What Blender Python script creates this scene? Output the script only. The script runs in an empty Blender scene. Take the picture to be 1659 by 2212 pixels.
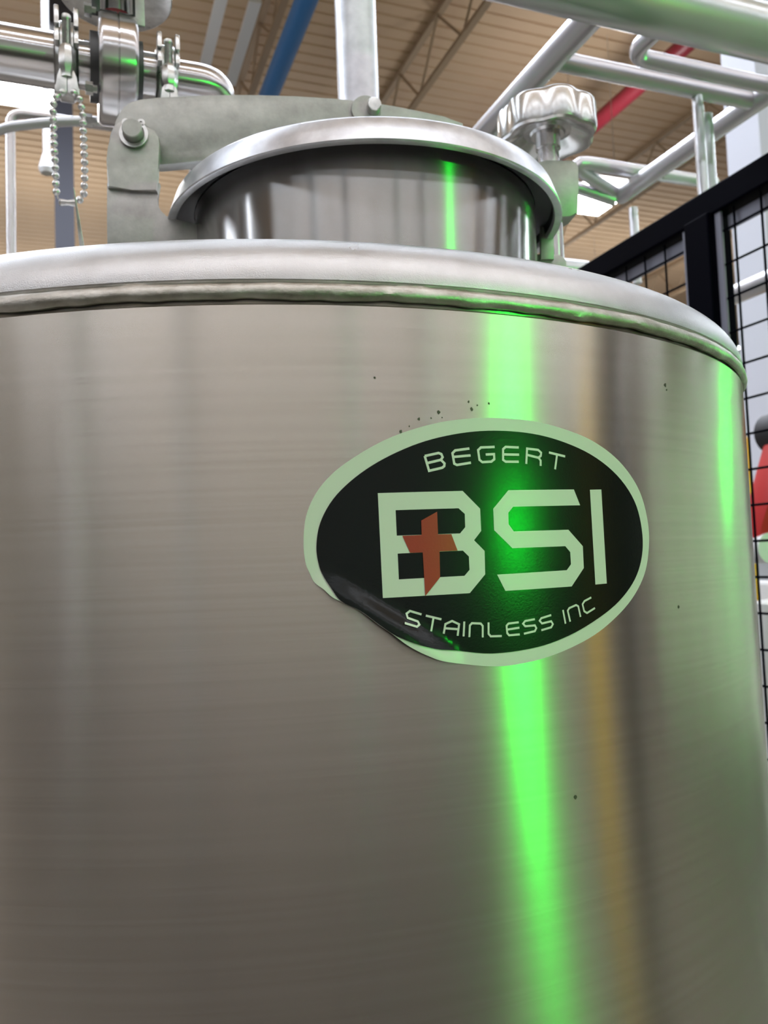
import bpy, bmesh, math, random
from mathutils import Vector, Matrix
random.seed(7)
C = bpy.context.scene.collection
sc = bpy.context.scene
PI = math.pi

# ------------------------------------------------------------------ camera
W, H, F = 1659.0, 2212.0, 1766.0
Z0 = 1.62                                   # height of the tank's top seam above the floor
CAM = Vector((0.0, -0.76898, Z0 - 0.1213))
YAW, PITCH, ROLL = 0.12494, 0.06095, -0.0379
_f = Vector((math.sin(YAW)*math.cos(PITCH), math.cos(YAW)*math.cos(PITCH), math.sin(PITCH)))
_r = Vector((math.cos(YAW), -math.sin(YAW), 0)); _u = _r.cross(_f)
CR = math.cos(ROLL)*_r + math.sin(ROLL)*_u
CU = -math.sin(ROLL)*_r + math.cos(ROLL)*_u
cd = bpy.data.cameras.new('camera'); cam = bpy.data.objects.new('camera', cd); C.objects.link(cam)
cam.matrix_world = Matrix(((CR.x, CU.x, -_f.x, CAM.x), (CR.y, CU.y, -_f.y, CAM.y), (CR.z, CU.z, -_f.z, CAM.z), (0, 0, 0, 1)))
cd.sensor_width = 36; cd.sensor_fit = 'AUTO'; cd.lens = F*36/H; cd.clip_start = .01; cd.clip_end = 200
cd.dof.use_dof = True; cd.dof.focus_distance = .42; cd.dof.aperture_fstop = 17
sc.camera = cam

# ------------------------------------------------------------------ world, exposure
w = bpy.data.worlds.new('hall'); sc.world = w; w.use_nodes = True
w.node_tree.nodes['Background'].inputs[0].default_value = (.9, .92, 1, 1)
w.node_tree.nodes['Background'].inputs[1].default_value = 0.02
sc.view_settings.view_transform = 'Standard'; sc.view_settings.look = 'None'
sc.view_settings.exposure = 0.0; sc.view_settings.gamma = 1; sc.view_settings.use_curve_mapping = False
sc.cycles.use_denoising = True
sc.cycles.sample_clamp_indirect = 6; sc.cycles.sample_clamp_direct = 60
sc.cycles.max_bounces = 5; sc.cycles.diffuse_bounces = 3; sc.cycles.glossy_bounces = 4; sc.cycles.use_adaptive_sampling = True; sc.cycles.adaptive_threshold = .03; sc.cycles.caustics_reflective = False; sc.cycles.caustics_refractive = False
LAMP = 30.0           # radiance of the high-bay panels
STRIP = 15.0          # radiance of the added, unseen strip lamps
LAMP_UP = 19.0        # glow added on the lamps' upper sides to brighten the ceiling
GREEN = 2300.0        # radiance of the green signal lenses

# ------------------------------------------------------------------ frames of reference
PSI = -0.232                                # the hall is turned by this much against the camera's world
A = Vector((math.sin(PSI), math.cos(PSI), 0)); B = Vector((math.cos(PSI), -math.sin(PSI), 0)); UP = Vector((0, 0, 1))
def hall(a, b, z): return Vector((CAM.x, CAM.y, 0)) + A*a + B*b + UP*z       # hall coordinates, z above the floor
def ray(u, v): return (_f + CR*((u - W/2)/F) - CU*((v - H/2)/F)).normalized()
def at_h(u, v, h): d = ray(u, v); return CAM + d*(h/d.z)                     # on the level h above the eye
def at_y(u, v, y): d = ray(u, v); return CAM + d*((y - CAM.y)/d.y)           # on an upright plane
def at_d(u, v, dist): d = ray(u, v); return CAM + d*(dist/math.hypot(d.x, d.y))
def at_b(u, v, b): d = ray(u, v); return CAM + d*(b/d.dot(B))
def on_tank(u, v, R=.4):
    d = ray(u, v); o = CAM; a = d.x*d.x + d.y*d.y; bb = 2*(o.x*d.x + o.y*d.y); c = o.x*o.x + o.y*o.y - R*R
    p = o + d*((-bb - math.sqrt(bb*bb - 4*a*c))/(2*a))
    return math.atan2(p.x, -p.y)*R, p.z - Z0                                 # arc length, height

# ------------------------------------------------------------------ materials
M = {}
def mat(name, col=(.5, .5, .5), rough=.5, metal=0., aniso=0., spec=.5, coat=0., noise=None, bump=None, emit=None):
    m = bpy.data.materials.new(name); m.use_nodes = True; nt = m.node_tree; N = nt.nodes; L = nt.links
    p = N['Principled BSDF']; M[name] = m
    p.inputs['Base Color'].default_value = (*col, 1); p.inputs['Roughness'].default_value = rough
    p.inputs['Metallic'].default_value = metal; p.inputs['Specular IOR Level'].default_value = spec
    p.inputs['Coat Weight'].default_value = coat; p.inputs['Coat Roughness'].default_value = .12
    if aniso:
        t = N.new('ShaderNodeTangent'); t.direction_type = 'UV_MAP'
        p.inputs['Anisotropic'].default_value = aniso; p.inputs['Anisotropic Rotation'].default_value = .25
        L.new(t.outputs[0], p.inputs['Tangent'])
    if emit:
        p.inputs['Emission Color'].default_value = (*emit[0], 1); p.inputs['Emission Strength'].default_value = emit[1]
    tc = N.new('ShaderNodeTexCoord')
    def tex(scale, detail=4, rough_=.6):
        mp = N.new('ShaderNodeMapping'); nz = N.new('ShaderNodeTexNoise')
        mp.inputs['Scale'].default_value = scale; nz.inputs['Scale'].default_value = 1; nz.inputs['Detail'].default_value = detail
        nz.inputs['Roughness'].default_value = rough_
        L.new(tc.outputs['Object'], mp.inputs[0]); L.new(mp.outputs[0], nz.inputs['Vector']); return nz
    if noise:                               # (scale xyz, colour at low, colour at high, roughness swing)
        nz = tex(noise[0]); r = N.new('ShaderNodeValToRGB')
        r.color_ramp.elements[0].position = .3; r.color_ramp.elements[1].position = .7
        r.color_ramp.elements[0].color = (*noise[1], 1); r.color_ramp.elements[1].color = (*noise[2], 1)
        L.new(nz.outputs[0], r.inputs[0]); L.new(r.outputs[0], p.inputs['Base Color'])
        if len(noise) > 3:
            mr = N.new('ShaderNodeMapRange'); mr.inputs['To Min'].default_value = rough - noise[3]; mr.inputs['To Max'].default_value = rough + noise[3]
            L.new(nz.outputs[0], mr.inputs[0]); L.new(mr.outputs[0], p.inputs['Roughness'])
    if bump:                                # (scale xyz, strength, distance)
        nz = tex(bump[0], 3); b = N.new('ShaderNodeBump'); b.inputs['Strength'].default_value = bump[1]; b.inputs['Distance'].default_value = bump[2]
        L.new(nz.outputs[0], b.inputs['Height']); L.new(b.outputs[0], p.inputs['Normal'])
    return m
mat('shell_steel', (.62, .60, .55), .255, 1, .92, noise=((4, 4, 420), (.63, .58, .50), (.70, .65, .57)))
mat('shoulder_steel', (.66, .65, .63), .3, 1, 0, noise=((30, 30, 30), (.52, .51, .495), (.64, .63, .62), .06), bump=((1600, 1600, 1600), .3, .0006))
mat('weld_steel', (.55, .52, .47), .45, 1, 0, noise=((60, 60, 160), (.36, .33, .28), (.66, .63, .58), .08), bump=((250, 250, 250), .4, .001))
mat('neck_steel', (.42, .405, .39), .25, 1, .99, noise=((40, 40, 5), (.38, .365, .35), (.46, .445, .425)))
mat('lid_steel', (.74, .75, .78), .36, 1, 0, noise=((60, 60, 60), (.62, .63, .66), (.82, .83, .86), .09))
mat('plate_steel', (.44, .44, .41), .5, .85, 0, noise=((45, 45, 45), (.34, .335, .31), (.52, .515, .485), .08), bump=((120, 120, 120), .25, .001))
mat('pipe_steel', (.56, .54, .53), .24, 1, .9, noise=((8, 8, 8), (.53, .51, .50), (.59, .57, .56)))
mat('cast_steel', (.64, .64, .62), .3, 1, 0, noise=((90, 90, 90), (.5, .5, .48), (.74, .74, .72), .08))
mat('mirror_steel', (.66, .66, .64), .25, 1)
mat('stain', (.09, .085, .06), .6, .3)
mat('dark_steel', (.1, .1, .1), .45, .8)
mat('rubber', (.012, .012, .016), .45)
mat('galvanised', (.66, .67, .70), .42, .55, 0, noise=((18, 18, 18), (.56, .57, .6), (.78, .79, .82), .06))
mat('tube_steel', (.74, .73, .76), .27, .55, 0, noise=((4, 4, 4), (.72, .71, .74), (.77, .76, .79)))
mat('sticker_white', (.68, .72, .60), .32, 0, spec=.4)
mat('sticker_black', (.004, .005, .005), .2, 0, spec=.28, bump=((900, 900, 900), .12, .0004))
mat('sticker_red', (.36, .035, .022), .3, 0, bump=((900, 900, 900), .12, .0004))
mat('black_paint', (.0012, .0012, .004), .55, spec=.02)
mat('grey_lip', (.22, .22, .27), .5)
mat('deck_tan', (.58, .40, .25), .6, 0, noise=((.5, .5, .5), (.52, .36, .22), (.64, .45, .29), .05))
mat('joist_tan', (.38, .27, .17), .6)
mat('joist_olive', (.22, .18, .11), .6)
mat('wall_paint', (.70, .69, .66), .7, 0, noise=((.3, .3, .3), (.66, .65, .62), (.74, .73, .70)))
mat('floor_paint', (.2, .17, .14), .5, 0, noise=((.8, .8, .8), (.115, .10, .083), (.155, .137, .115), .1))
mat('column_light', (.56, .56, .61), .55)
mat('column_dark', (.055, .055, .075), .5)
mat('red_paint', (.30, .02, .035), .45)
mat('robot_red', (.55, .02, .02), .4)
mat('blue_paint', (.04, .20, .52), .45)
mat('white_paint', (.72, .70, .70), .5)
mat('yellow_paint', (.85, .50, .02), .45)
mat('black_plastic', (.02, .02, .022), .5)
mat('lamp_panel', (.9, .9, .9), .5, emit=((1, .98, .96), LAMP))
mat('lamp_strip', (.9, .9, .9), .5, emit=((.90, .97, 1.10), STRIP))
mat('lamp_front', (.9, .9, .9), .5, emit=((.90, .97, 1.10), STRIP*1.8))  # foremost added row, made brighter for the glare on the shoulder
mat('added_uplight_glow', (.9, .9, .9), .5, emit=((.95, .98, 1.0), LAMP_UP))
mat('green_lens', (.0, .5, .1), .3, emit=((0.0, 1.0, .03), GREEN))
mat('green_lens_dim', (.0, .5, .1), .3, emit=((0.0, 1.0, .03), GREEN*.45))
mat('screen_dark', (.03, .035, .04), .3)
mat('added_box_white', (.88, .88, .84), .5)
mat('plinth_dark', (.055, .045, .036), .6)
mat('plinth_brown', (.16, .135, .11), .5)
mat('cabinet_grey', (.33, .33, .34), .5)

# ------------------------------------------------------------------ builders
def link(name, bm, m, parent=None, smooth=True, loc=None):
    me = bpy.data.meshes.new(name); bm.normal_update(); bm.to_mesh(me); bm.free()
    if smooth:
        for p in me.polygons: p.use_smooth = True
        try: me.set_sharp_from_angle(angle=math.radians(34))
        except Exception: pass
    me.materials.append(M[m] if isinstance(m, str) else m)
    o = bpy.data.objects.new(name, me); C.objects.link(o)
    if loc is not None: o.location = loc
    if parent is not None: o.parent = parent
    return o
def thing(name, label, cat, loc=(0, 0, 0), group=None, kind=None):
    o = bpy.data.objects.new(name, None); C.objects.link(o); o.location = loc; o.empty_display_size = .05
    return tag(o, label, cat, group, kind)
def tag(o, label=None, cat=None, group=None, kind=None):
    if label: o['label'] = label
    if cat: o['category'] = cat
    if group: o['group'] = group
    if kind: o['kind'] = kind
    return o
def frame(ax):
    ax = ax.normalized(); s = UP if abs(ax.z) < .9 else Vector((1, 0, 0))
    x = s.cross(ax).normalized(); return x, ax.cross(x), ax
def grid_faces(bm, rows, closed_u=True, us=None, vs=None):
    uv = bm.loops.layers.uv.verify(); n = len(rows[0])
    for i in range(len(rows) - 1):
        for j in range(n if closed_u else n - 1):
            k = (j + 1) % n
            try: f = bm.faces.new((rows[i][j], rows[i][k], rows[i+1][k], rows[i+1][j]))
            except ValueError: continue
            for lp, (a, b) in zip(f.loops, ((j, i), (j+1, i), (j+1, i+1), (j, i+1))): lp[uv].uv = (a/n, vs[b] if vs else b*.1)
def lathe(bm, prof, centre=Vector((0, 0, 0)), ax=UP, seg=64, rfun=None):
    x, y, z = frame(ax) if ax is not UP else (Vector((1, 0, 0)), Vector((0, 1, 0)), UP)
    rows = []; vs = []; acc = 0
    for i, (r, h) in enumerate(prof):
        if i: acc += math.hypot(r - prof[i-1][0], h - prof[i-1][1])
        vs.append(acc); row = []
        for j in range(seg):
            t = 2*PI*j/seg; rr, hh = (r, h) if rfun is None else rfun(r, h, t)
            rr = max(rr, 1e-5)
            row.append(bm.verts.new(centre + x*(rr*math.cos(t)) + y*(rr*math.sin(t)) + z*hh))
        rows.append(row)
    grid_faces(bm, rows, True, None, vs)
def sweep(bm, pts, r, seg=14, cap=True):
    pts = [Vector(p) for p in pts]; n = len(pts); rows = []; vs = []; acc = 0; x = None
    for i, p in enumerate(pts):
        d = (pts[min(i+1, n-1)] - pts[max(i-1, 0)]).normalized()
        if x is None: x, y, _ = frame(d)
        else: x = (x - d*x.dot(d)).normalized(); y = d.cross(x)
        if i: acc += (p - pts[i-1]).length
        vs.append(acc); rr = r[i] if isinstance(r, (list, tuple)) else r
        rows.append([bm.verts.new(p + x*(rr*math.cos(2*PI*j/seg)) + y*(rr*math.sin(2*PI*j/seg))) for j in range(seg)])
    grid_faces(bm, rows, True, None, vs)
    if cap:
        bm.faces.new(rows[0][::-1]); bm.faces.new(rows[-1])
def rounded(pts, rad, n=8):                 # polyline with its corners rounded
    pts = [Vector(p) for p in pts]; out = [pts[0]]
    for i in range(1, len(pts)-1):
        a, b, c = pts[i-1], pts[i], pts[i+1]; d1 = (a-b).normalized(); d2 = (c-b).normalized()
        ang = d1.angle(d2); k = min(rad/math.tan(ang/2), (a-b).length*.49, (c-b).length*.49)
        p0, p1 = b + d1*k, b + d2*k
        for j in range(n+1):
            t = j/n; out.append(p0*(1-t)**2 + b*(2*t*(1-t)) + p1*t*t)
    out.append(pts[-1]); return out
def box(bm, c, sx, sy, sz, x=Vector((1, 0, 0)), y=Vector((0, 1, 0)), z=UP, bev=0):
    v = []
    for k in (-1, 1):
        for j in (-1, 1):
            for i in (-1, 1): v.append(bm.verts.new(Vector(c) + x*(i*sx/2) + y*(j*sy/2) + z*(k*sz/2)))
    fs = [bm.faces.new([v[i] for i in q]) for q in ((0, 2, 3, 1), (4, 5, 7, 6), (0, 1, 5, 4), (1, 3, 7, 5), (3, 2, 6, 7), (2, 0, 4, 6))]
    if bev:
        es = list({e for f in fs for e in f.edges}); bmesh.ops.bevel(bm, geom=es, offset=bev, segments=2, affect='EDGES', profile=.5)
def slab(bm, pts, nrm, th, bev=0):          # outline extruded by th along nrm
    pts = [Vector(p) for p in pts]; nrm = Vector(nrm)
    a = [bm.verts.new(p) for p in pts]; b = [bm.verts.new(p + nrm*th) for p in pts]; n = len(pts)
    f1 = bm.faces.new(a); f2 = bm.faces.new(b[::-1])
    for i in range(n): bm.faces.new((a[i], b[i], b[(i+1) % n], a[(i+1) % n]))
    if bev:
        es = list(set(f1.edges) | set(f2.edges)); bmesh.ops.bevel(bm, geom=es, offset=bev, segments=2, affect='EDGES', profile=.5)
    bmesh.ops.recalc_face_normals(bm, faces=bm.faces)
def smooth_curve(pts, n=6, closed=False):   # Catmull-Rom
    pts = [Vector(p) for p in pts]; m = len(pts); out = []
    for i in range(m if closed else m-1):
        g = (lambda k: pts[k % m]) if closed else (lambda k: pts[max(0, min(m-1, k))])
        a, b, c, d = g(i-1), g(i), g(i+1), g(i+2)
        for j in range(n):
            t = j/n; out.append(.5*((2*b) + (c-a)*t + (2*a-5*b+4*c-d)*t*t + (3*b-a-3*c+d)*t**3))
    if not closed: out.append(pts[-1])
    return out
def tube(name, pts, r, m, parent=None, seg=14):
    bm = bmesh.new(); sweep(bm, pts, r, seg); return link(name, bm, m, parent)

# ================================================================== the hall
A0, A1, B0, B1, HC = -16, 40, -24, 26, 10.0
def struct(name, bm, m, label=None, smooth=False): return tag(link(name, bm, m, None, smooth), label, None, None, 'structure')
def quad(name, ps, m, label):
    bm = bmesh.new(); bm.faces.new([bm.verts.new(p) for p in ps]); return struct(name, bm, m, label)
bm = bmesh.new(); box(bm, hall((A0+A1)/2, (B0+B1)/2, -.1), B1-B0, A1-A0, .2, B, A); struct('floor', bm, 'floor_paint', 'brown grey sealed concrete floor of the hall')
for nm, a, b, la, lb in (('wall_back', A1+.1, (B0+B1)/2, .2, B1-B0), ('wall_front', A0-.1, (B0+B1)/2, .2, B1-B0),
                         ('wall_left', (A0+A1)/2, B0-.1, A1-A0, .2), ('wall_right', (A0+A1)/2, B1+.1, A1-A0, .2)):
    bm = bmesh.new(); box(bm, hall(a, b, HC/2), lb, la, HC, B, A); struct(nm, bm, 'wall_paint', 'light grey painted wall of the hall')
# ribbed metal roof deck: single ribs where they can be told apart, one sheet beyond
RIB = .26
def rib_profile(a): return [(a, HC), (a+.028, HC), (a+.041, HC-.03), (a+.247, HC-.03), (a+RIB, HC)]
def deck(bm, a0, n, b0, b1):
    for i in range(n):
        pr = rib_profile(a0 + i*RIB)
        lo = [bm.verts.new(hall(p, b0, z)) for p, z in pr]; hi = [bm.verts.new(hall(p, b1, z)) for p, z in pr]
        for k in range(4): bm.faces.new((lo[k], lo[k+1], hi[k+1], hi[k]))
NEAR0, NNEAR = 8.7, 55
bm = bmesh.new(); deck(bm, A0, int(round((NEAR0-A0)/RIB)), B0, B1); deck(bm, NEAR0+NNEAR*RIB, int(round((A1-NEAR0)/RIB))-NNEAR, B0, B1)
box(bm, hall((A0+A1)/2, (B0+B1)/2, HC+.16), B1-B0, A1-A0, .2, B, A)
ceiling = struct('ceiling', bm, 'deck_tan', 'tan ribbed metal roof deck')
bm = bmesh.new(); pr = rib_profile(0)
lo = [bm.verts.new(A*p + B*B0 + UP*z) for p, z in pr]; hi = [bm.verts.new(A*p + B*B1 + UP*z) for p, z in pr]
for k in range(4): bm.faces.new((lo[k], lo[k+1], hi[k+1], hi[k]))
first = link('deck_panel', bm, 'deck_tan', ceiling, False, hall(NEAR0, 0, 0))
for i in range(1, NNEAR):
    o = first.copy(); C.objects.link(o); o.location = hall(NEAR0 + i*RIB, 0, 0); o.parent = ceiling

# ================================================================== tank
tank = thing('steel_tank', 'brushed stainless steel tank with round hinged lid and oval sticker', 'tank', (0, 0, 0))
R = .4
def wob(t, s): return math.sin(37*t + s) * .5 + math.sin(83*t + 2.1*s) * .35 + math.sin(151*t + 1.3*s) * .25 + math.sin(19*t - s)*.4
bm = bmesh.new(); lathe(bm, [(.36, .42), (R-.004, .45), (R, .47), (R, .9), (R, 1.3), (R, 1.5), (R, 1.58), (R, Z0-.0024), (R-.0006, Z0-.0016), (R-.0025, Z0-.0012), (R-.0025, Z0+.004)], seg=256); link('shell', bm, 'shell_steel', tank)
def bead(r, h, t):
    k = max(0., 1 - abs(h - .0042)/.0045)
    low = h < .002
    return r + .0003*wob(t, 1)*k, h + Z0 + (.0006*wob(t, 4) if low else .0004*wob(t, 9) if h > .007 else 0)
bm = bmesh.new(); lathe(bm, [(R-.001, .0002), (R+.0012, .0000), (R+.0026, .0012), (R+.0032, .0028), (R+.0030, .0048), (R+.0022, .0066), (R+.0010, .0078), (R-.001, .0084)], seg=720, rfun=bead); link('weld_seam', bm, 'weld_steel', tank)
RHO, z1 = .027, .0095
prof = [(R-.001, .0075), (R+.0006, .0084), (R+.0012, .0092), (R+.0012, z1)]
for i in range(1, 17):
    a = math.radians(i*5.1); prof.append((R + .0012 - RHO*(1-math.cos(a)), z1 + RHO*math.sin(a)))
rl_, zl_ = prof[-1]
prof += [(r, zl_ + (rl_-r)*.09) for r in (.33, .25, .15, .05, 0)]
bm = bmesh.new(); lathe(bm, prof, Vector((0, 0, Z0)), seg=256); link('shoulder', bm, 'shoulder_steel', tank)
for k in range(4):
    a = PI/4 + k*PI/2; bm = bmesh.new(); p = Vector((.33*math.cos(a), .33*math.sin(a), 0)); lathe(bm, [(.045, 0), (.045, .012), (.024, .014), (.024, .44)], p, seg=20); link('leg', bm, 'pipe_steel', tank)
# manway: neck, lid, gasket
LX, LY, LZ, RL, RN = .0887, -.0031, Z0 + .1898, .1855, .1608
LC = Vector((LX, LY, 0))
bm = bmesh.new(); lathe(bm, [(RN+.006, Z0+.045), (RN+.002, Z0+.05), (RN, Z0+.055), (RN, Z0+.1), (RN, LZ-.01), (RN, LZ+.012), (RN-.004, LZ+.012)], LC, seg=192); link('neck', bm, 'neck_steel', tank)
lp = [(0, .034), (.06, .0335), (.12, .031), (.16, .0275), (.173, .0245), (.1772, .0228), (.1788, .0208), (.1825, .0105), (RL-.0004, .0025), (RL, .0014), (RL-.0006, .0003), (RL-.002, 0), (RL-.0068, .0006), (RL-.0082, .003), (.1765, .014), (.171, .0165), (.1, .0165), (0, .0165)]
bm = bmesh.new(); lathe(bm, lp, LC + UP*LZ, seg=192); lid = link('lid', bm, 'lid_steel', tank); lid['label'] = 'round dished steel lid with a turned-down rim'
bm = bmesh.new(); lathe(bm, [(.1770, .0045), (.1762, .012), (.168, .0145), (.1612, .0135), (.1612, .0165), (.1772, .0165)], LC + UP*LZ, seg=128); g = link('gasket', bm, 'rubber', lid); g['label'] = 'black rubber gasket ring'
# hinge bracket (two plates) at the left of the neck
def ply(pix, y): return [at_y(u, v, y) for u, v in pix]
yb = -.042
low_px = [(232, 560), (231, 470), (231, 395), (345, 395), (338, 425), (339, 442), (346, 456), (358, 468), (385, 475), (412, 481), (437, 488), (437, 560)]
bm = bmesh.new(); slab(bm, ply(low_px, yb), (0, 1, 0), .008, .0007); brk = link('hinge_bracket', bm, 'plate_steel', tank)
up_px = [(232, 404), (230, 345), (233, 318), (238, 288), (246, 270), (258, 262), (276, 260), (296, 264), (316, 270), (333, 281), (343, 296), (345, 312), (342, 350), (339, 413), (285, 410)]
bm = bmesh.new(); slab(bm, ply(up_px, yb-.004), (0, 1, 0), .0085, .0014); link('clevis_plate', bm, 'plate_steel', brk)
pc = at_y(290, 292, yb-.004); bm = bmesh.new()
lathe(bm, [(0, .013), (.0078, .013), (.0086, .0122), (.0086, -.024), (0, -.024)], pc, Vector((0, -1, 0)), 32); link('hinge_pin', bm, 'plate_steel', brk)
bm = bmesh.new(); ring = []                 # retaining ring with two eyelets
for i in range(33):
    t = math.radians(128 + i*(284/32)); ring.append((t, .0094 , .0126 - .0012*abs(math.cos((t-math.radians(90))/2))**8))
vi = []; 
for t, a, b in ring:
    vi.append([bm.verts.new(pc + Vector((rr*math.cos(t), yy, rr*math.sin(t)))) for rr, yy in ((a, -.0038), (b, -.0038), (b, -.0022), (a, -.0022))])
for i in range(32):
    for k in range(4): bm.faces.new((vi[i][k], vi[i][(k+1) % 4], vi[i+1][(k+1) % 4], vi[i+1][k]))
bm.faces.new(vi[0]); bm.faces.new(vi[-1][::-1])
for t in (124, 56):
    t = math.radians(t); e = pc + Vector((.0118*math.cos(t), -.003, .0118*math.sin(t)))
    lathe(bm, [(.0014, -.0008), (.0014, .0008), (.0034, .0008), (.0034, -.0008), (.0014, -.0008)], e, Vector((0, -1, 0)), 16)
bmesh.ops.recalc_face_normals(bm, faces=bm.faces); link('retaining_ring', bm, 'cast_steel', brk)
# arm that carries the lid
ya = -.028
arm_px = [(243, 300), (249, 262), (258, 243), (268, 230), (282, 220), (302, 214.5), (340, 211), (420, 207), (500, 205), (560, 205.5), (640, 208), (720, 213), (790, 220), (850, 229), (905, 240), (960, 252), (1000, 266), (1000, 330), (760, 320), (560, 330), (440, 347), (345, 356), (300, 352), (262, 335)]
bm = bmesh.new(); slab(bm, ply(arm_px, ya), (0, 1, 0), .014, .0008); arm = link('lid_arm', bm, 'plate_steel', tank); arm['label'] = 'flat grey steel arm carrying the lid'
bc = at_y(790, 240, ya); bm = bmesh.new(); lathe(bm, [(0, .003), (.0135, .003), (.014, .0022), (.014, 0), (0, 0)], bc, Vector((0, -1, 0)), 40); link('washer', bm, 'plate_steel', arm)
bc2 = at_y(806, 238, ya); bm = bmesh.new(); lathe(bm, [(0, .012), (.0058, .0118), (.0065, .0112), (.0068, .002), (.0068, 0)], bc2, Vector((0, -1, 0)), 28); link('bolt_head', bm, 'cast_steel', arm)
# pad under the arm, on the lid
bm = bmesh.new(); lathe(bm, [(0, .075), (.012, .075), (.012, .045), (.03, .04), (.03, .033), (0, .033)], LC + UP*LZ, seg=32); link('lid_boss', bm, 'cast_steel', arm)
# swing bolt with its star knob at the right of the lid
kc = at_d(1184, 320, .825); kx, ky = kc.x, kc.y
ztop = at_d(1184, 190, .79).z
K = Vector((kx, ky, 0))
bm = bmesh.new(); lathe(bm, [(0, Z0+.05), (.0105, Z0+.05), (.0105, ztop-.045), (.0125, ztop-.044), (.0125, ztop-.02)], K, seg=28); stem = link('clamp_bolt', bm, 'pipe_steel', tank)
T0 = math.atan2(CAM.y-ky, CAM.x-kx) + math.radians(20.5)
def star(r, h, t):
    k = min(1, max(0, (r-.018)/.02)); return r*(1 + k*(.042*math.cos(7*(t-T0)) - .006*math.cos(14*(t-T0)))), h
h0 = ztop - .036
bm = bmesh.new(); lathe(bm, [(0, h0+.006), (.0165, h0+.006), (.018, h0+.0085), (.024, h0+.0095), (.034, h0+.0035), (.041, h0+.0005), (.0455, 0+h0), (.0475, h0+.0018), (.0482, h0+.005), (.0482, h0+.028), (.0470, h0+.0315), (.044, h0+.034), (.03, h0+.0375), (0, h0+.039)], K, seg=280, rfun=star); kn = link('star_knob', bm, 'mirror_steel', stem); kn['label'] = 'polished lobed hand knob'
# lug on the lid and base block on the tank for the swing bolt
yl = ky - .014
bm = bmesh.new(); slab(bm, ply([(1150, 352), (1180, 345), (1236, 346), (1246, 351), (1250, 362), (1250, 400), (1249, 458), (1232, 468), (1200, 470), (1150, 470)], yl), (0, 1, 0), .03, .0012); link('lid_lug', bm, 'plate_steel', lid)
bm = bmesh.new(); slab(bm, ply([(1160, 548), (1205, 549), (1216, 553), (1224, 562), (1226, 600), (1160, 600)], ky-.012), (0, 1, 0), .026, .0012); link('bolt_base', bm, 'plate_steel', tank)
bm = bmesh.new(); slab(bm, ply([(1168, 470), (1196, 470), (1197, 560), (1168, 560)], ky-.016), (0, 1, 0), .004, .0005); link('swing_link', bm, 'plate_steel', tank)

# ------------------------------------------------------------------ sticker on the shell
def z5(p): return (640 + p[0]/2.127, 880 + p[1]/2.127)
def z4(p): return (800 + p[0]/3.1302, 1040 + p[1]/3.1302)
def z3(p): return (640 + p[0]/4.608, 1180 + p[1]/4.608)
def zb(p): return (900 + p[0]/4.879, 940 + p[1]/4.879)
def zs(p): return (850 + p[0]/3.6065, 1280 + p[1]/3.6065)
E1, E2 = Vector(on_tank(686, 1262)), Vector(on_tank(960, 1432))
EC = (E2-E1).normalized(); EL = (E2-E1).length; EN = Vector((-EC.y, EC.x))
if EN.y < 0: EN = -EN
def lift(s, z):                             # the lower edge has come unstuck and stands off
    q = Vector((s, z)) - E1; t = q.dot(EC)/EL; d = q.dot(EN)
    if t < -.05 or t > 1.15: return 0
    k = max(0, 1 - max(d, 0)/.010); return .0040*(k*k*(3-2*k))*max(0, math.sin(PI*min(1, max(0, (t+.05)/1.2))))**.8
def decal(name, polys, off, m, parent, th=0):
    """polys: list of loops in (arc, height); the first of a set is the outline, the rest holes"""
    bm = bmesh.new(); 
    es = []
    for lp_ in polys:
        vs_ = [bm.verts.new((s, z, 0)) for s, z in lp_]
        es += [bm.edges.new((vs_[i], vs_[(i+1) % len(vs_)])) for i in range(len(vs_))]
    bmesh.ops.triangle_fill(bm, edges=es, use_beauty=True, use_dissolve=False)
    xs = [v.co.x for v in bm.verts]; zs_ = [v.co.y for v in bm.verts]
    st = .0025
    for k in range(int(min(xs)/st)-1, int(max(xs)/st)+2):
        bmesh.ops.bisect_plane(bm, geom=bm.verts[:]+bm.edges[:]+bm.faces[:], plane_co=(k*st, 0, 0), plane_no=(1, 0, 0), dist=1e-6)
    for k in range(int(min(zs_)/st)-1, int(max(zs_)/st)+2):
        bmesh.ops.bisect_plane(bm, geom=bm.verts[:]+bm.edges[:]+bm.faces[:], plane_co=(0, k*st, 0), plane_no=(0, 1, 0), dist=1e-6)
    for v in bm.verts:
        s, z = v.co.x, v.co.y; lf = lift(s, z); r = R + off + lf + (off-.0003)*1.5*min(1, lf/.0004)
        v.co = Vector((r*math.sin(s/R), -r*math.cos(s/R), Z0 + z))
    bmesh.ops.recalc_face_normals(bm, faces=bm.faces)
    f = bm.faces[:]; 
    if f:
        sm = sum((x.normal.dot(Vector((x.calc_center_median().x, x.calc_center_median().y, 0)).normalized()) for x in f))
        if sm < 0: bmesh.ops.reverse_faces(bm, faces=f)
    return link(name, bm, m, parent)
def unwrap(pts): return [on_tank(u, v) for u, v in pts]
def dense(pts, n=5): return [(p.x, p.y) for p in smooth_curve([Vector((a, b)) for a, b in pts], n, True)]
outer = [z5(p) for p in ((33, 620), (45, 500), (90, 395), (160, 310), (250, 240), (380, 163), (520, 106), (700, 62), (900, 48), (1100, 66), (1280, 118), (1400, 180), (1500, 268), (1575, 385), (1612, 520), (1618, 640), (1598, 765), (1540, 880), (1450, 980), (1345, 1060), (1200, 1130), (1050, 1175), (900, 1190))]
outer += [z3(p) for p in ((1500, 1150), (1300, 1090), (1100, 990), (930, 866), (800, 776), (620, 641), (430, 546), (345, 500), (270, 430), (180, 360), (130, 262), (90, 160))]
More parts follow.
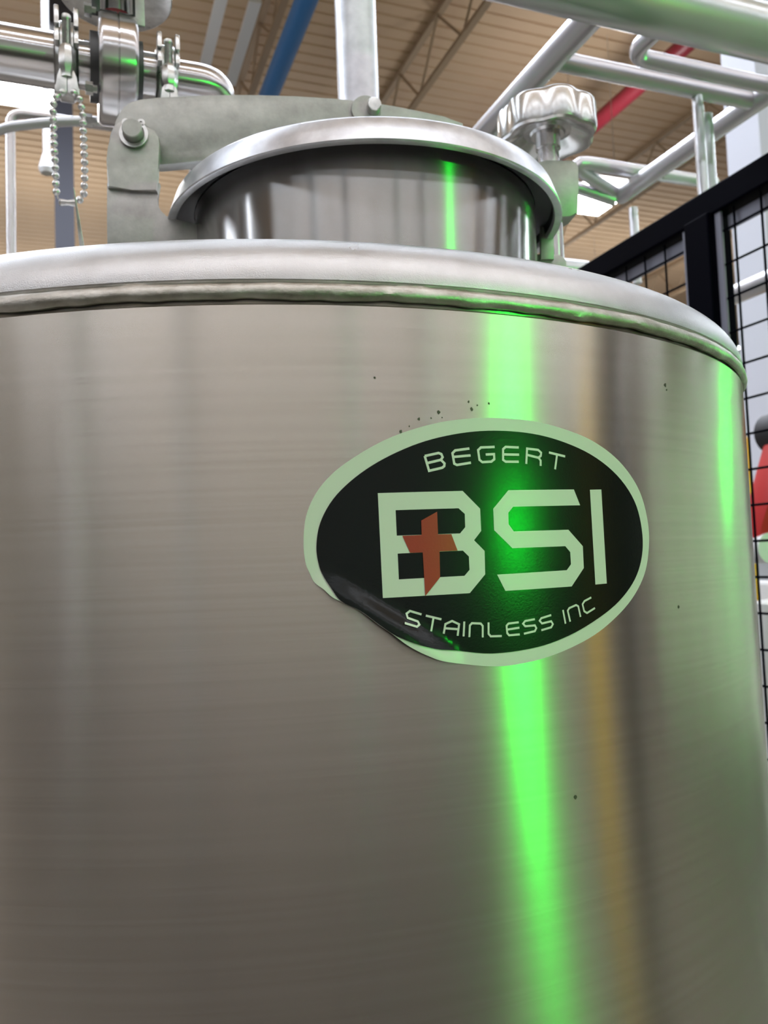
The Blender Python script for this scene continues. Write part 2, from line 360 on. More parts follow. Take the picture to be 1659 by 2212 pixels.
sticker = decal('sticker', [unwrap(dense(outer))], .0003, 'sticker_white', tank); sticker['label'] = 'oval black sticker with pale border and large letters BSI'
field = [z5(p) for p in ((92, 640), (110, 530), (170, 420), (270, 322), (400, 237), (560, 166), (720, 125), (880, 108), (1050, 117), (1200, 151), (1350, 217), (1470, 312), (1550, 430), (1584, 560), (1585, 680), (1552, 790), (1480, 890), (1380, 972), (1250, 1048), (1100, 1102), (900, 1130), (720, 1115))]
field += [z3(p) for p in ((1400, 1020), (1200, 973), (1040, 915), (925, 858), (800, 770), (620, 636), (440, 546), (345, 420), (270, 300), (225, 190))]
fld = decal('black_field', [unwrap(dense(field))], .0005, 'sticker_black', sticker)
Bo = [(48, 80), (620, 65), (738, 185), (745, 335), (697, 398), (768, 470), (772, 628), (668, 755), (82, 788)]
Bh1 = [(168, 195), (592, 182), (634, 220), (637, 310), (602, 352), (176, 367)]
Bh2 = [(182, 488), (622, 468), (662, 508), (666, 598), (632, 638), (190, 662)]
So = [(928, 60), (1370, 55), (1412, 162), (960, 172), (928, 212), (930, 290), (965, 338), (1333, 327), (1430, 438), (1437, 585), (1355, 710), (908, 740), (852, 630), (1322, 600), (1350, 560), (1345, 478), (1312, 438), (955, 452), (832, 330), (826, 185)]
Io = [(1478, 57), (1555, 55), (1592, 690), (1515, 697)]
Cr = [(447, 205), (340, 265), (343, 362), (213, 368), (265, 483), (350, 480), (367, 775), (467, 648), (463, 473), (585, 468), (543, 357), (453, 358)]
decal('letter', [unwrap([z4(p) for p in q]) for q in (Bo, Bh1, Bh2)], .0007, 'sticker_white', sticker)
decal('letter', [unwrap([z4(p) for p in So])], .0007, 'sticker_white', sticker)
decal('letter', [unwrap([z4(p) for p in Io])], .0007, 'sticker_white', sticker)
rc = decal('cross', [unwrap([z4(p) for p in Cr])], .0009, 'sticker_red', sticker); rc['label'] = 'red slanted cross inside the letter B'
def strokes(name, lines, zz, wd):           # a thin letter drawn as mitred strokes
    bm = bmesh.new()
    for ln in lines:
        P = [Vector(on_tank(*zz(p))) for p in ln]; n = len(P); Lf = []; Rt = []
        closed = (P[0]-P[-1]).length < 1e-6
        if closed: P = P[:-1]; n -= 1
        for i in range(n):
            a = P[i-1] if (i or closed) else None; c = P[(i+1) % n] if (i < n-1 or closed) else None
            d1 = (P[i]-a).normalized() if a is not None else None; d2 = (c-P[i]).normalized() if c is not None else None
            if d1 is None: d1 = d2
            if d2 is None: d2 = d1
            n1 = Vector((-d1.y, d1.x)); n2 = Vector((-d2.y, d2.x)); m_ = (n1+n2).normalized(); k = wd/2/max(.45, m_.dot(n1))
            Lf.append(P[i]+m_*k); Rt.append(P[i]-m_*k)
        def vv(q): lf = lift(q.x, q.y); r = R + .0007 + lf + .0006*min(1, lf/.0004); return bm.verts.new((r*math.sin(q.x/R), -r*math.cos(q.x/R), Z0+q.y))
        l = [vv(q) for q in Lf]; r_ = [vv(q) for q in Rt]
        for i in range(n if closed else n-1):
            k = (i+1) % n; bm.faces.new((l[i], l[k], r_[k], r_[i]))
    for f_ in bm.faces:
        f_.normal_update(); c = f_.calc_center_median()
        if f_.normal.dot(Vector((c.x, c.y, 0))) < 0: f_.normal_flip()
    return link(name, bm, 'sticker_white', sticker)
for ln in ([[(80, 222), (225, 190), (255, 202), (268, 234), (250, 262), (100, 298)], [(250, 262), (288, 300), (285, 328), (265, 345), (126, 378), (80, 222)]],
           [[(550, 143), (400, 163), (371, 193), (390, 302), (418, 316), (566, 292)], [(378, 232), (562, 215)]],
           [[(815, 126), (670, 132), (641, 160), (655, 262), (685, 286), (780, 281), (811, 255), (808, 202), (720, 206)]],
           [[(1068, 132), (930, 126), (903, 150), (903, 262), (930, 281), (1068, 282)], [(905, 205), (1072, 208)]],
           [[(1147, 305), (1155, 144), (1272, 158), (1303, 187), (1299, 220), (1275, 240), (1152, 209)], [(1275, 238), (1298, 270), (1298, 326)]],
           [[(1385, 185), (1556, 226)], [(1470, 206), (1450, 362)]]): strokes('letter', ln, zb, .00118)
for ln in ([[(215, 170), (125, 143), (98, 164), (104, 196), (185, 224), (196, 248), (172, 264), (74, 234)]], [[(248, 179), (369, 208)], [(308, 194), (288, 301)]],
           [[(387, 320), (400, 245), (452, 221), (506, 246), (495, 336)], [(395, 277), (500, 285)]], [[(547, 225), (541, 341)]],
           [[(586, 346), (590, 256), (606, 238), (675, 241), (690, 260), (690, 349)]], [[(735, 232), (735, 320), (752, 340), (838, 338)]],
           [[(970, 231), (890, 241), (875, 258), (880, 315), (895, 332), (978, 325)], [(878, 288), (975, 273)]],
           [[(1095, 207), (1020, 221), (1003, 242), (1020, 262), (1095, 255), (1106, 277), (1095, 300), (1010, 320)]],
           [[(1222, 175), (1145, 199), (1132, 219), (1150, 240), (1222, 223), (1235, 246), (1222, 270), (1145, 293)]], [[(1313, 135), (1333, 242)]],
           [[(1370, 226), (1350, 141), (1362, 121), (1415, 97), (1432, 107), (1450, 189)]],
           [[(1533, 38), (1480, 66), (1465, 91), (1478, 145), (1500, 159), (1562, 120)]]): strokes('letter', ln, zs, .00100)

def blot(u, v, r, n, m):                    # a small dark blemish on the shell
    s0, z0_ = on_tank(u, v); return decal('mark', [[(s0 + r*random.uniform(.6, 1.2)*math.cos(2*PI*k/n), z0_ + r*random.uniform(.6, 1.4)*math.sin(2*PI*k/n)) for k in range(n)]], .00012, m, tank)
for u, v, r in ((809, 816, .0007), (1437, 832, .0011), (1440, 842, .0006), (1466, 1311, .0008), (866, 932, .0008), (884, 921, .0004), (905, 905, .0007), (931, 903, .0004), (948, 891, .0009), (955, 902, .0004), (1012, 868, .0006), (1019, 884, .0008), (1031, 876, .0004), (1056, 872, .0005), (1243, 1722, .0009)): blot(u, v, r, 7, 'stain')

# ================================================================== inlet pipe with valve above the tank
PA = at_d(150, 137, .85)                    # a point on the pipe's axis
def pp(t, f=0., u=0.): return PA + B*t - A*f + UP*u
def t_at(u): # axis position whose picture column is u
    lo_, hi_ = -1., 1.
    for _ in range(50):
        m_ = (lo_+hi_)/2; d = pp(m_) - CAM; x = W/2 + F*d.dot(CR)/d.dot(_f)
        if x < u: lo_ = m_
        else: hi_ = m_
    return lo_
inlet = thing('inlet_pipe', 'stainless steel pipe with clamps and valve leading into the tank top', 'pipe', PA)
def part(name, bm, m, parent=inlet):
    o = link(name, bm, m, parent)
    if parent is inlet: o.location = -inlet.location
    return o
tc1, tv0, tv1, tc2 = t_at(145), t_at(212), t_at(293), t_at(357)
bm = bmesh.new(); sweep(bm, [pp(-1.2), pp(-.6), pp(tc1-.012)], .0262, 40); part('pipe', bm, 'pipe_steel')
for rr, ta, tb in ((.0225, tc1+.009, tv0-.003), (.0225, tv1+.002, tc2-.009)):
    bm = bmesh.new(); sweep(bm, [pp(ta), pp(tb)], rr, 40); part('spool', bm, 'pipe_steel')
ve = pp(t_at(470)); drop = Vector((-.085, .27, ve.z))
bm = bmesh.new(); sweep(bm, rounded([pp(tc2+.009), ve, drop + (ve-drop)*.0 + UP*0, Vector((drop.x, drop.y, Z0+.052))], .045, 10), .0205, 32); part('pipe', bm, 'pipe_steel')
bm = bmesh.new(); tm = (tv0+tv1)/2
lathe(bm, [(.03, tv0-tm), (.0505, tv0-tm), (.0525, tv0-tm+.002), (.0532, tv0-tm+.004), (.0532, -.0008), (.0515, -.0004), (.0515, .0004), (.0532, .0008), (.0532, tv1-tm-.004), (.0525, tv1-tm-.002), (.0505, tv1-tm), (.03, tv1-tm)], pp(tm), B, 96); vb = part('valve_body', bm, 'pipe_steel')
bm = bmesh.new(); lathe(bm, [(.02, -.004), (.033, -.004), (.033, .004), (.02, .004)], pp(tv0-.004), B, 48); part('flange', bm, 'dark_steel')  # both collars are coloured dark for the shadow beside the valve body
bm = bmesh.new(); lathe(bm, [(.02, -.003), (.031, -.003), (.031, .003), (.02, .003)], pp(tv1+.003), B, 48); part('flange', bm, 'dark_steel')
for fx, ux in ((.03, .04), (.03, -.04), (-.03, .04), (-.03, -.04)):
    bm = bmesh.new(); lathe(bm, [(0, -.011), (.0062, -.011), (.0062, -.004), (.0035, -.004), (.0035, 0)], pp(tv0-.002, fx, ux), B, 6); part('bolt', bm, 'cast_steel')
# stem, red ring, mounting disc and plate above the valve
bm = bmesh.new(); lathe(bm, [(.0145, .048), (.0145, .075), (.013, .078), (.013, .30), (0, .30)], pp(tm), UP, 32); part('valve_stem', bm, 'pipe_steel')
bm = bmesh.new(); lathe(bm, [(.0152, .0515), (.0165, .0522), (.0165, .0565), (.0152, .0572)], pp(tm), UP, 32); part('red_ring', bm, 'red_paint')
bm = bmesh.new(); lathe(bm, [(.013, .0785), (.055, .0785), (.0565, .0795), (.0565, .0825), (.055, .0835), (.013, .0835)], pp(tm, 0, 0), UP, 72); part('actuator_disc', bm, 'cast_steel')
bm = bmesh.new(); lathe(bm, [(.013, .0835), (.044, .0835), (.046, .086), (.046, .22), (.042, .225), (0, .225)], pp(tm), UP, 48); part('actuator', bm, 'cast_steel')
bm = bmesh.new(); box(bm, pp(t_at(299), .034, .06+.03), .009, .004, .12, B, A, UP, .0006); part('mounting_plate', bm, 'plate_steel')
for sx in (-.020, .020):
    bm = bmesh.new(); box(bm, pp(tm+sx, .012, .072), .008, .008, .045, B, A, UP, .001); part('standoff', bm, 'dark_steel')
def tri_clamp(t, s):
    bm = bmesh.new(); lathe(bm, [(.026*s, -.010), (.030*s, -.0108), (.0345*s, -.0085), (.0365*s, -.006), (.0365*s, .006), (.0345*s, .0085), (.030*s, .0108), (.026*s, .010)], pp(t), B, 64); cl = part('clamp', bm, 'cast_steel')
    def sub(name, bm, m): return link(name, bm, m, cl)
    fr = .0385*s
    for sx in (-.0088, .0088):
        for zc, hh, ww in ((.0355*s, .020*s, .013), (.0165*s, .015*s, .011)):
            bm = bmesh.new(); q = [(-ww/2, -hh/2), (ww/2, -hh/2), (ww/2, hh/2-.004), (ww/2-.003, hh/2), (-ww/2+.003, hh/2), (-ww/2, hh/2-.004)]
            slab(bm, [pp(t+sx-.0022, fr+x, zc+z-.014*s) for x, z in q], B, .0044, .0009); sub('lug', bm, 'cast_steel')
    pr = [(.0, .038*s), (.0042, .037*s), (.0046, .034*s)]
    z = .032*s
    while z > -.004*s: pr += [(.0040, z), (.0033, z-.0010)]; z -= .0018
    pr += [(.0038, -.006*s), (0, -.006*s)]
    bm = bmesh.new(); lathe(bm, pr, pp(t, fr+.002, -.014*s), UP, 16); sub('swing_bolt', bm, 'cast_steel')
    bm = bmesh.new(); lathe(bm, [(0, .006*s), (.0060, .006*s), (.0078, .002*s), (.0088, -.012*s), (.0075, -.018*s), (.0062, -.020*s), (.0062, -.026*s), (0, -.026*s)], pp(t, fr+.002, -.014*s), UP, 8); nut = sub('wing_nut', bm, 'cast_steel')
    for k in (1, -1):
        q = [(.002, -.018), (.007, -.022), (.0085, -.032), (.0125, -.044), (.0125, -.050), (.007, -.0535), (.0, -.050), (0, -.02)]
        bm = bmesh.new(); slab(bm, [pp(t + k*x*s*.9, fr, z*s*.86-.012*s) for x, z in q], -A, .005, .001); sub('wing', bm, 'cast_steel')
tri_clamp(tc1, 1.0); tri_clamp(tc2, .86)
# bead chain hanging from the first clamp
chain = thing('bead_chain', 'loop of steel bead chain hanging from the pipe clamp', 'chain', pp(tc1, .05, -.05))
DCH = .80
loop = smooth_curve([at_d(u, v, DCH) for u, v in ((135, 200), (122, 209), (116, 224), (115, 245), (116, 275), (117.5, 320), (120, 370), (121.5, 410), (126, 430))], 40)
loop2 = smooth_curve([at_d(u, v, DCH) for u, v in ((160, 200), (170, 209), (175, 226), (179, 250), (180.5, 290), (182, 330), (183, 370), (182, 405), (180, 424), (171, 433))], 40)
def evenly(ps, step):
    out = [ps[0]]; acc = 0
    for a, b in zip(ps, ps[1:]):
        d = (b-a).length
        while acc + d >= step:
            k = (step-acc)/d; a = a + (b-a)*k; d = (b-a).length; out.append(a); acc = 0
        acc += d
    return out
bm = bmesh.new(); bmesh.ops.create_uvsphere(bm, u_segments=14, v_segments=9, radius=.0034); bd = None
for lp_ in (loop, loop2):
    for p in evenly(lp_, .0077):
        if bd is None: bd = link('bead', bm, 'cast_steel', chain, True, p - chain.location)
        else: o = bd.copy(); C.objects.link(o); o.parent = chain; o.location = p - chain.location
    bmw = bmesh.new(); sweep(bmw, [q - chain.location for q in lp_[::6]], .0008, 6); link('wire', bmw, 'cast_steel', chain)
p0, p1 = at_d(127, 437, DCH), at_d(165, 439, DCH)
bm = bmesh.new(); dd = p1-p0; sweep(bm, [p0 - chain.location + dd*k for k in (0, .1, .3, .5, .7, .9, 1)], [.002, .0034, .003, .0026, .003, .0034, .002], 14); link('connector', bm, 'cast_steel', chain)
p0, p1 = at_d(159, 404, .72), at_d(179, 545, .74)
bm = bmesh.new(); dd = p1-p0; sx = dd.cross(A).normalized()
slab(bm, [p0 - sx*.0004, p1 - sx*.0022, p1 + sx*.0022, p0 + sx*.0004], A, .0012, .0002); tag(link('cable_tie', bm, 'cast_steel'), 'thin pointed cable tie end standing on the tank top beside the chain', 'cable tie')

# ================================================================== black mesh fence
FB = 1.205
ft = CAM.z + .70
fence = thing('safety_fence', 'black wire mesh safety fence standing behind the tank', 'fence', hall(1.2, FB, 0))
def fpart(name, bm, m, smooth=False): o = link(name, bm, m, fence, smooth); o.location = -fence.location; return o
bm = bmesh.new(); box(bm, hall(1.75, FB, ft-.008), .042, 3.8, .055, B, A, UP, .004); fpart('top_rail', bm, 'black_paint')
pa = (at_b(1531, 560, FB) - CAM).dot(A)
posts = [-.12, pa, pa+1.15, pa+2.1]
for a in posts:
    bm = bmesh.new(); box(bm, hall(a, FB, (ft-.03)/2), .058, .068, ft-.03, B, A, UP, .003); fpart('post', bm, 'black_paint')
    for s in (-1, 1):
        bm = bmesh.new(); box(bm, hall(a+s*.046, FB-.012, (ft-.03)/2+.05), .006, .016, ft-.13, B, A, UP, .001); fpart('frame_bar', bm, 'grey_lip')
for i in range(3):
    a0, a1 = posts[i]+.055, posts[i+1]-.055
    bm = bmesh.new(); box(bm, hall((a0+a1)/2, FB+.004, ft-.058), .004, a1-a0, .030, B, A, UP, .0008); fpart('frame_bar', bm, 'grey_lip')
WR = .0024
wv = bmesh.new(); lathe(wv, [(0, .08), (WR, .08), (WR, ft-.037), (0, ft-.037)], seg=8); wv0 = None
a = posts[0]+.055; k = 0
while a < posts[3]:
    if all(abs(a-q) > .04 for q in posts):
        if wv0 is None: wv0 = link('wire', wv, 'black_paint', fence); wv0.location = hall(a, FB-.006, 0)-fence.location
        else: o = wv0.copy(); C.objects.link(o); o.parent = fence; o.location = hall(a, FB-.006, 0)-fence.location
        bm = bmesh.new() if k == 0 else None
        k += 1
    a += .067
z = ft-.075; w0 = None
while z > .1:
    for i in range(3):
        a0, a1 = posts[i]+.03, posts[i+1]-.03
        bm = bmesh.new(); sweep(bm, [hall(a0, FB-.0095, z), hall(a1, FB-.0095, z)], WR, 8); fpart('wire', bm, 'black_paint', True)
    z -= .068

# ================================================================== pipework and tube frame overhead at the right
HZ = CAM.z
rack = thing('tube_frame', 'welded frame of pale steel tubes with a thick header above the black fence', 'tube frame', hall(1.5, 1.2, HZ+1))
def rtube(pts, r):
    bm = bmesh.new(); sweep(bm, pts, r, 20); o = link('tube', bm, 'tube_steel', rack); o.location = -rack.location; return o
bm = bmesh.new(); sweep(bm, [hall(1.22, b_, HZ+1.045) for b_ in (-1.6, 1.2, 3.2)], .052, 32); o = link('header_pipe', bm, 'tube_steel', rack); o.location = -rack.location
HR = HZ + 1.045
rtube([hall(1.22, .946, HR), hall(3.6, .946, HR)], .028)
rtube([hall(1.22, 1.50, HR), hall(1.94, 1.50, HR)], .025)
rtube([hall(1.426, .95, HR), hall(1.426, 1.49, HR)], .020)
rtube(rounded([hall(1.22, 1.10, HR), hall(1.365, 1.10, HR), hall(1.365, 1.49, HR)], .05, 8), .018)
rtube([hall(1.426, 1.33, HR), hall(1.426, 1.33, HR-.32)], .012)
rtube([hall(1.48, 1.40, HR-.02), hall(1.48, 1.40, HR-.4)], .017)
rtube(rounded([hall(1.94, 1.50, HR), hall(1.88, 1.26, HR+.05), hall(1.88, 1.80, HR+.05)], .02, 6), .018)
rtube([hall(1.94, 1.48, HR-.015), hall(1.98, 1.25, HR+.05)], .017)
rtube([hall(1.96, 1.56, HR-.02), hall(1.96, 1.56, HR-.25)], .013)
rtube([hall(2.02, 1.15, HR-.2), hall(2.02, 1.42, HR-.2), hall(2.02, 1.43, HR-.28)], .027)
rtube([hall(1.3, 1.9, HZ+.78), hall(3.2, 1.9, HZ+.78)], .03)
# upright galvanised pipe behind the lid
pb = at_d(771, 120, 1.95)
bm = bmesh.new(); lathe(bm, [(.05, 0), (.05, 3.0), (.05, HC-.01)], Vector((pb.x, pb.y, 0)), seg=40); lathe(bm, [(.09, 0), (.09, .015), (.05, .016)], Vector((pb.x, pb.y, 0)), seg=40)
tag(link('upright_pipe', bm, 'galvanised'), 'upright galvanised pipe rising behind the tank lid', 'pipe')

# ================================================================== roof joists, painted pipes, columns, lamps
def joist(b, a0, a1, z0, z1, label, m='joist_tan', step=.75):
    j = thing('roof_joist', label, 'joist', hall((a0+a1)/2, b, z0), 'open web roof joists')
    def jp(name, bm): o = link(name, bm, m, j, False); o.location = -j.location
    for z in (z0, z1):
        bm = bmesh.new(); box(bm, hall((a0+a1)/2, b, z), .10, a1-a0, .06, B, A); jp('chord', bm)
    a = a0; up = False; n = 0
    while a + step <= a1:
        bm = bmesh.new(); sweep(bm, [hall(a, b, z1 if up else z0), hall(a+step, b, z0 if up else z1)], .022, 6); jp('web_bar', bm)
        a += step; up = not up
joist(5.3, 7, 30, HC-.95, HC-.1, 'tan open web roof joist passing beside the upright pipe', 'joist_tan', .80)
joist(11.2, 8, 34, HC-.95, HC-.1, 'tan open web roof joist beyond the red pipe')
joist(16.5, 10, 36, HC-.95, HC-.1, 'tan open web roof joist beyond the pale column at right')
joist(2.72, 8, 30, HC-.8, HC-.1, 'tan open web roof joist just above the blue pipe', 'joist_tan', .8)
def roof_pipe(name, b, z, r, m, label, a0=4, a1=28): tag(tube(name, [hall(a0, b, z), hall(a1, b, z)], r, m, None, 14), label, 'pipe')
roof_pipe('blue_pipe', 2.28*1.2, HZ+5.85*1.2, .14, 'blue_paint', 'blue painted pipe running under the roof deck')
roof_pipe('red_pipe', 7.4*1.15, HZ+6.5*1.15, .135, 'red_paint', 'dark red sprinkler pipe running under the roof behind the star knob')
for bb, nm in ((1.60, 'narrow white strip hung under the roof, left of its twin'), (1.98, 'narrow white strip hung under the roof beside the blue pipe')):
    bm = bmesh.new(); box(bm, hall(11.4, bb*1.17, HZ+7.6), .16, 2.0, .06, B, A); tag(link('conduit', bm, 'white_paint'), nm, 'conduit', 'white strips under the roof')
# red and white pipe crossing low at the far left
tag(tube('red_pipe', [hall(17.5, -6, HZ+5.72), hall(17.5, 1.2, HZ+5.72)], .075, 'red_paint'), 'red pipe crossing behind the dark column at far left', 'pipe')
tag(tube('white_pipe', [hall(17.2, -6, HZ+5.95), hall(17.2, 1.2, HZ+5.95)], .09, 'white_paint'), 'white pipe crossing above the red pipe at far left', 'pipe')
dc = at_d(139, 400, 9.5)
col = thing('dark_column', 'dark grey steel column behind the bead chain', 'column', (dc.x, dc.y, 0), None, 'structure')
for nm, w_, d_ in (('flange', .2, .02), ('flange', .2, -.02), ('web', .03, 0)):
    bm = bmesh.new()
    if nm == 'flange': box(bm, (0, 0, HC/2), .2, .03, HC, B, A); 
    else: box(bm, (0, 0, HC/2), .03, .2, HC, B, A)
    o = link(nm, bm, 'column_dark', col, False); o.location = A*(.1 if d_ > 0 else -.1 if d_ < 0 else 0)
jb = at_d(133, 12, 9.3); bm = bmesh.new(); box(bm, jb, .28, .2, .55, B, A, UP, .02); tag(link('junction_box', bm, 'column_dark'), 'dark box high on the dark column', 'box')
tag(tube('cable_tray', [hall(8.2, -1.6, HZ+6.0), hall(8.2, .2, HZ+6.0)], .05, 'column_dark'), 'dark conduit running to the box at upper left', 'conduit')
pc_ = at_d(1640, 300, 6.5); bm = bmesh.new(); box(bm, (pc_.x, pc_.y, HC/2), .32, .32, HC, B, A, UP, .01); o = tag(link('light_column', bm, 'column_light', None, False), 'pale grey square column behind the fence', None, None, 'structure')
# lamps
lamp0 = None
def lamp(a, b, z, sx, sy, label, grp='flat high bay lamps under the roof'):
    t = thing('high_bay_lamp', label, 'lamp', hall(a, b, z), grp)
    bm = bmesh.new(); box(bm, (0, 0, .03), sx, sy, .05, B, A, UP, .004); link('housing', bm, 'white_paint', t, False)
    bm = bmesh.new(); bm.faces.new([bm.verts.new(B*(i*sx*.47)+A*(j*sy*.47)-UP*.004) for i, j in ((-1, -1), (-1, 1), (1, 1), (1, -1))]); link('diffuser', bm, 'lamp_panel', t, False)
    bm = bmesh.new(); bm.faces.new([bm.verts.new(B*(i*sx*.47)+A*(j*sy*.30)+UP*.062) for i, j in ((-1, -1), (1, -1), (1, 1), (-1, 1))]); link('added_uplight', bm, 'added_uplight_glow', t, False)  # upward glow added to light the roof deck
    for s in (-.4, .4): bm = bmesh.new(); sweep(bm, [B*(s*sx) + UP*.05, B*(s*sx) + UP*(HC-.05-z)], .006, 6); link('hanger', bm, 'cast_steel', t)
LZ_ = HZ + 5.7
lamp(10.7, 7.80, LZ_, 1.0, 1.3, 'glaring flat roof lamp seen just right of the lid')
lamp(10.1, -.72, LZ_, 1.35, .85, 'glaring roof lamp behind the pipe at upper left')
def strip(a, label, w_=.34, up=True):  # unseen lamp rows, added to light the steel evenly
    t = thing('added_strip_lamp', label, 'lamp', hall(a, 1, LZ_), 'added rows of strip lamps')
    bm = bmesh.new(); box(bm, (0, 0, .04), 34, w_, .06, B, A); link('housing', bm, 'white_paint', t, False)
    bm = bmesh.new(); bm.faces.new([bm.verts.new(B*(i*16.8)+A*(j*w_*.45)+UP*.004) for i, j in ((-1, -1), (-1, 1), (1, 1), (1, -1))]); link('diffuser', bm, 'lamp_front' if w_ > .5 else 'lamp_strip', t, False)
    if up: bm = bmesh.new(); bm.faces.new([bm.verts.new(B*(i*16.8)+A*(j*.12)+UP*.074) for i, j in ((-1, -1), (1, -1), (1, 1), (-1, 1))]); link('added_uplight', bm, 'added_uplight_glow', t, False)
    for s_ in range(-16, 17, 4): bm = bmesh.new(); sweep(bm, [B*s_ + UP*.05, B*s_ + UP*(HC-.05-LZ_)], .006, 6); link('hanger', bm, 'cast_steel', t)
for a_, l_ in ((5.9, 'added long row of strip lamps above the tank, foremost of the rows'), (2.6, 'added long row of strip lamps overhead, second of the rows'), (-2.5, 'added long row of strip lamps behind the camera, third of the rows'),
               (-7, 'added long row of strip lamps behind the camera, fourth of the rows'), (-11.5, 'added long row of strip lamps behind the camera, last of the rows'),
               (18, 'added hidden row of strip lamps beyond the tank, nearest of the three far rows'), (24, 'added hidden row of strip lamps beyond the tank, middle of the three far rows'), (31, 'added hidden row of strip lamps beyond the tank, last of the three far rows')): strip(a_, l_, .8 if 5 < a_ < 7 else .34, not 0 < a_ < 7)  # hidden far rows are added to light the distant ceiling
# handrail at far left
rail = thing('handrail', 'round steel handrail with a bent corner at far left', 'handrail', (at_d(22, 500, 2.6).x, at_d(22, 500, 2.6).y, 0))
q = at_d(22, 270, 2.6); zt = at_d(40, 247, 2.6).z
def hr(pts, r): bm = bmesh.new(); sweep(bm, pts, r, 16); o = link('tube', bm, 'pipe_steel', rail); o.location = -rail.location
hr(rounded([Vector((q.x, q.y, 0)), Vector((q.x, q.y, 1.2)), Vector((q.x, q.y, zt)), at_h(45, 246, zt-CAM.z) + B*.05, hall(0, 0, 0) + (Vector((q.x, q.y, zt)) - hall(0, 0, 0)) + B*.9], .06, 6), .014)
hs = smooth_curve([at_h(u, v, .72) for u, v in ((-120, 330), (0, 281), (60, 270), (115, 264.5), (180, 262), (245, 264))], 6)
tag(tube('hose', rounded([Vector((hs[0].x-.12, hs[0].y, 0)), hs[0]-UP*.18 - B*.1], .02)[:1] + [hs[0]-UP*.18 - B*.1] + hs + rounded([hs[-1], at_h(320, 276, .72), Vector((at_h(320, 276, .72).x, at_h(320, 276, .72).y, 0))], .06)[1:], .0075, 'tube_steel'), 'thin curved steel tube arching behind the bead chain', 'tube')
ll = at_d(101, 340, 7); lt = thing('pendant_lamp', 'small white pendant fixture left of the dark column', 'lamp', ll)
bm = bmesh.new(); lathe(bm, [(0, -.14), (.05, -.135), (.065, -.1), (.045, -.02), (.025, .05), (0, .06)], seg=20); link('shade', bm, 'white_paint', lt)
bm = bmesh.new(); sweep(bm, [UP*.04, UP*(HC-ll.z)], .03, 8); link('stem', bm, 'white_paint', lt)

# ================================================================== beyond the fence
def at_floor(u, d): p = at_d(u, 1200, d); return Vector((p.x, p.y, 0))
rb = at_floor(1672, 3.6); rob = thing('robot_arm', 'red industrial robot arm behind the fence at the right edge', 'robot arm', rb)
bm = bmesh.new(); lathe(bm, [(.22, 0), (.22, .05), (.14, .08), (.10, .9), (.11, .95), (.11, 1.28), (0, 1.3)], seg=32); link('pedestal', bm, 'white_paint', rob)
r0, r1 = at_d(1630, 1185, 3.6) - rob.location, at_d(1700, 930, 3.6) - rob.location; d1 = (r1-r0).normalized()
bm = bmesh.new(); box(bm, (r0+r1)/2, .10, .12, (r1-r0).length, d1.cross(A).normalized(), A, d1, .02); link('lower_arm', bm, 'robot_red', rob)
bm = bmesh.new(); lathe(bm, [(0, -.09), (.08, -.09), (.08, .09), (0, .09)], r1, A, 28); link('elbow_joint', bm, 'black_plastic', rob)
bm = bmesh.new(); box(bm, r1 + B*.45 + UP*.05, .9, .12, .13, B, A, UP, .02); link('upper_arm', bm, 'robot_red', rob)
bm = bmesh.new(); lathe(bm, [(0, -.08), (.06, -.08), (.06, .08), (0, .08)], r0, A, 28); link('shoulder_joint', bm, 'white_paint', rob)
yp = at_floor(1619, 4.6); bm = bmesh.new(); lathe(bm, [(.035, 0), (.035, 2.05), (.02, 2.08), (0, 2.09)], yp, seg=20); lathe(bm, [(.08, 0), (.08, .02), (.03, .03)], yp, seg=20); tag(link('guard_post', bm, 'yellow_paint'), 'slim yellow guard post behind the fence beside the tank edge', 'post')
mc = at_floor(1720, 6.0); mach = thing('machine', 'grey and white machine cabinet behind the red robot arm', 'machine', mc)
bm = bmesh.new(); box(bm, (0, 0, .65), 1.2, .9, 1.3, B, A, UP, .02); link('cabinet', bm, 'white_paint', mach, False)
bm = bmesh.new(); box(bm, -A*.46 + UP*.95 - B*.3, .5, .02, .35, B, A, UP, .005); link('window', bm, 'screen_dark', mach, False)
bm = bmesh.new(); box(bm, UP*1.36, 1.0, .7, .12, B, A, UP, .01); link('hood', bm, 'cabinet_grey', mach, False)

# ================================================================== behind and beside the camera, seen as reflections in the steel
def signal(pos, label, rr=.03, hh=.08, lens='green_lens'):
    t = thing('signal_light', label, 'signal light', (pos.x, pos.y, 0))
    bm = bmesh.new(); lathe(bm, [(.12, 0), (.12, .015), (.02, .02), (.02, pos.z-hh/2-.03), (rr+.006, pos.z-hh/2-.03), (rr+.006, pos.z-hh/2), (0, pos.z-hh/2)], seg=24); link('pole', bm, 'cast_steel', t)
    bm = bmesh.new(); lathe(bm, [(rr*.6, pos.z-hh/2), (rr, pos.z-hh/2+.004), (rr, pos.z+hh/2-.004), (rr*.6, pos.z+hh/2)], seg=24); link('lens', bm, lens, t)
    bm = bmesh.new(); lathe(bm, [(0, pos.z+hh/2), (rr+.006, pos.z+hh/2), (rr+.006, pos.z+hh/2+.03), (0, pos.z+hh/2+.04)], seg=24); link('cap', bm, 'black_plastic', t)
az = math.radians(48.5); signal(Vector((.104 + 4*math.sin(az), -.386 - 4*math.cos(az), Z0 + .03)), 'lit green signal light on a pole, mirrored as the long green streak')
az = math.radians(121); signal(Vector((.281 + 3*math.sin(az), -.285 - 3*math.cos(az), Z0 + .42)), 'lit green signal light on a pole, mirrored near the tank edge', .016, .05, 'green_lens_dim')
def pos_az(deg, d, p=(.14, -.37)): a = math.radians(deg); return Vector((p[0] + d*math.sin(a), p[1] - d*math.cos(a), 0))
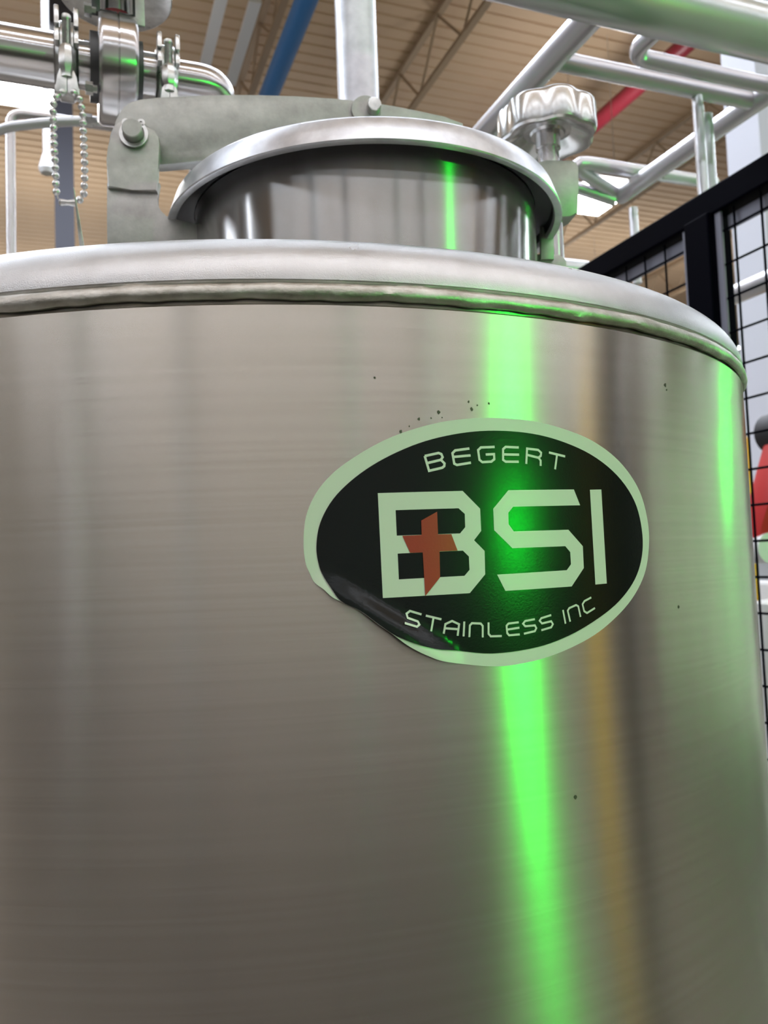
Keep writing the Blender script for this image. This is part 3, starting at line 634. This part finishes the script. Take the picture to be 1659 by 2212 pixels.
p = pos_az(67.5, 3.0); bm = bmesh.new(); box(bm, p + UP*1.15, .16, .16, 2.3, B, A, UP, .01); tag(link('guard_post', bm, 'yellow_paint'), 'square yellow post mirrored in the tank beside the sticker', 'post')
P1, P2 = Vector((5.94, -1.92, 0)), Vector((2.25, 1.48, 0)); dx = (P2-P1).normalized(); dn = Vector((-dx.y, dx.x, 0)); dn = dn if dn.dot(P1) > 0 else -dn
enc = thing('added_white_box', 'added white box out of view, brightens the reflection at the tank edge', 'machine', (P1+P2)/2 + dn*1.7)  # unseen box, added to brighten the reflection at the tank's right
bm = bmesh.new(); box(bm, UP*1.55, (P2-P1).length, .9, 1.9, dx, dn, UP, .02); link('panelling', bm, 'added_box_white', enc, False)
bm = bmesh.new(); box(bm, UP*.3, (P2-P1).length-.1, .8, .6, dx, dn, UP, .02); link('plinth', bm, 'plinth_brown', enc, False)
for k in range(-2, 3):
    bm = bmesh.new(); box(bm, UP*1.55 + dx*(k*.95) - dn*.455, .03, .03, 1.7, dx, dn, UP, .003); link('seam_post', bm, 'cabinet_grey', enc, False)
for deg, d, w_ in ((-42, 5.5, .30), (-20, 7.5, .30), (14, 6.0, .25), (31, 7.0, .30)):  # columns added to put soft vertical bands into the steel
    p = pos_az(deg, d); bm = bmesh.new(); box(bm, p + UP*(HC/2-.02), w_, w_, HC-.06, B, A, UP, .01); tag(link('added_column', bm, 'column_light', None, False), 'added unseen square column behind the camera, bands the reflections', None, None, 'structure')

# unseen dark bench, added to darken the reflection in the lower tank
wb = thing('added_bench', 'added unseen dark bench behind the camera, darkens the lower tank reflection', 'added_bench', hall(-1.75, -1.6, 0))
bm = bmesh.new(); box(bm, UP*1.12, 5.6, .8, .05, B, A, UP, .004); link('worktop', bm, 'plinth_dark', wb, False)
for k in range(5):
    bm = bmesh.new(); box(bm, UP*.58 + B*(-2.2 + k*1.1), 1.07, .72, 1.0, B, A, UP, .006); cbn = link('cupboard', bm, 'plinth_dark', wb, False)
    bm = bmesh.new(); sweep(bm, [UP*.95 + B*(-2.4 + k*1.1) + A*.385, UP*.95 + B*(-2.0 + k*1.1) + A*.385], .008, 10); link('handle', bm, 'cast_steel', cbn)
bm = bmesh.new(); box(bm, UP*.04, 5.4, .62, .08, B, A); link('plinth', bm, 'black_plastic', wb, False)
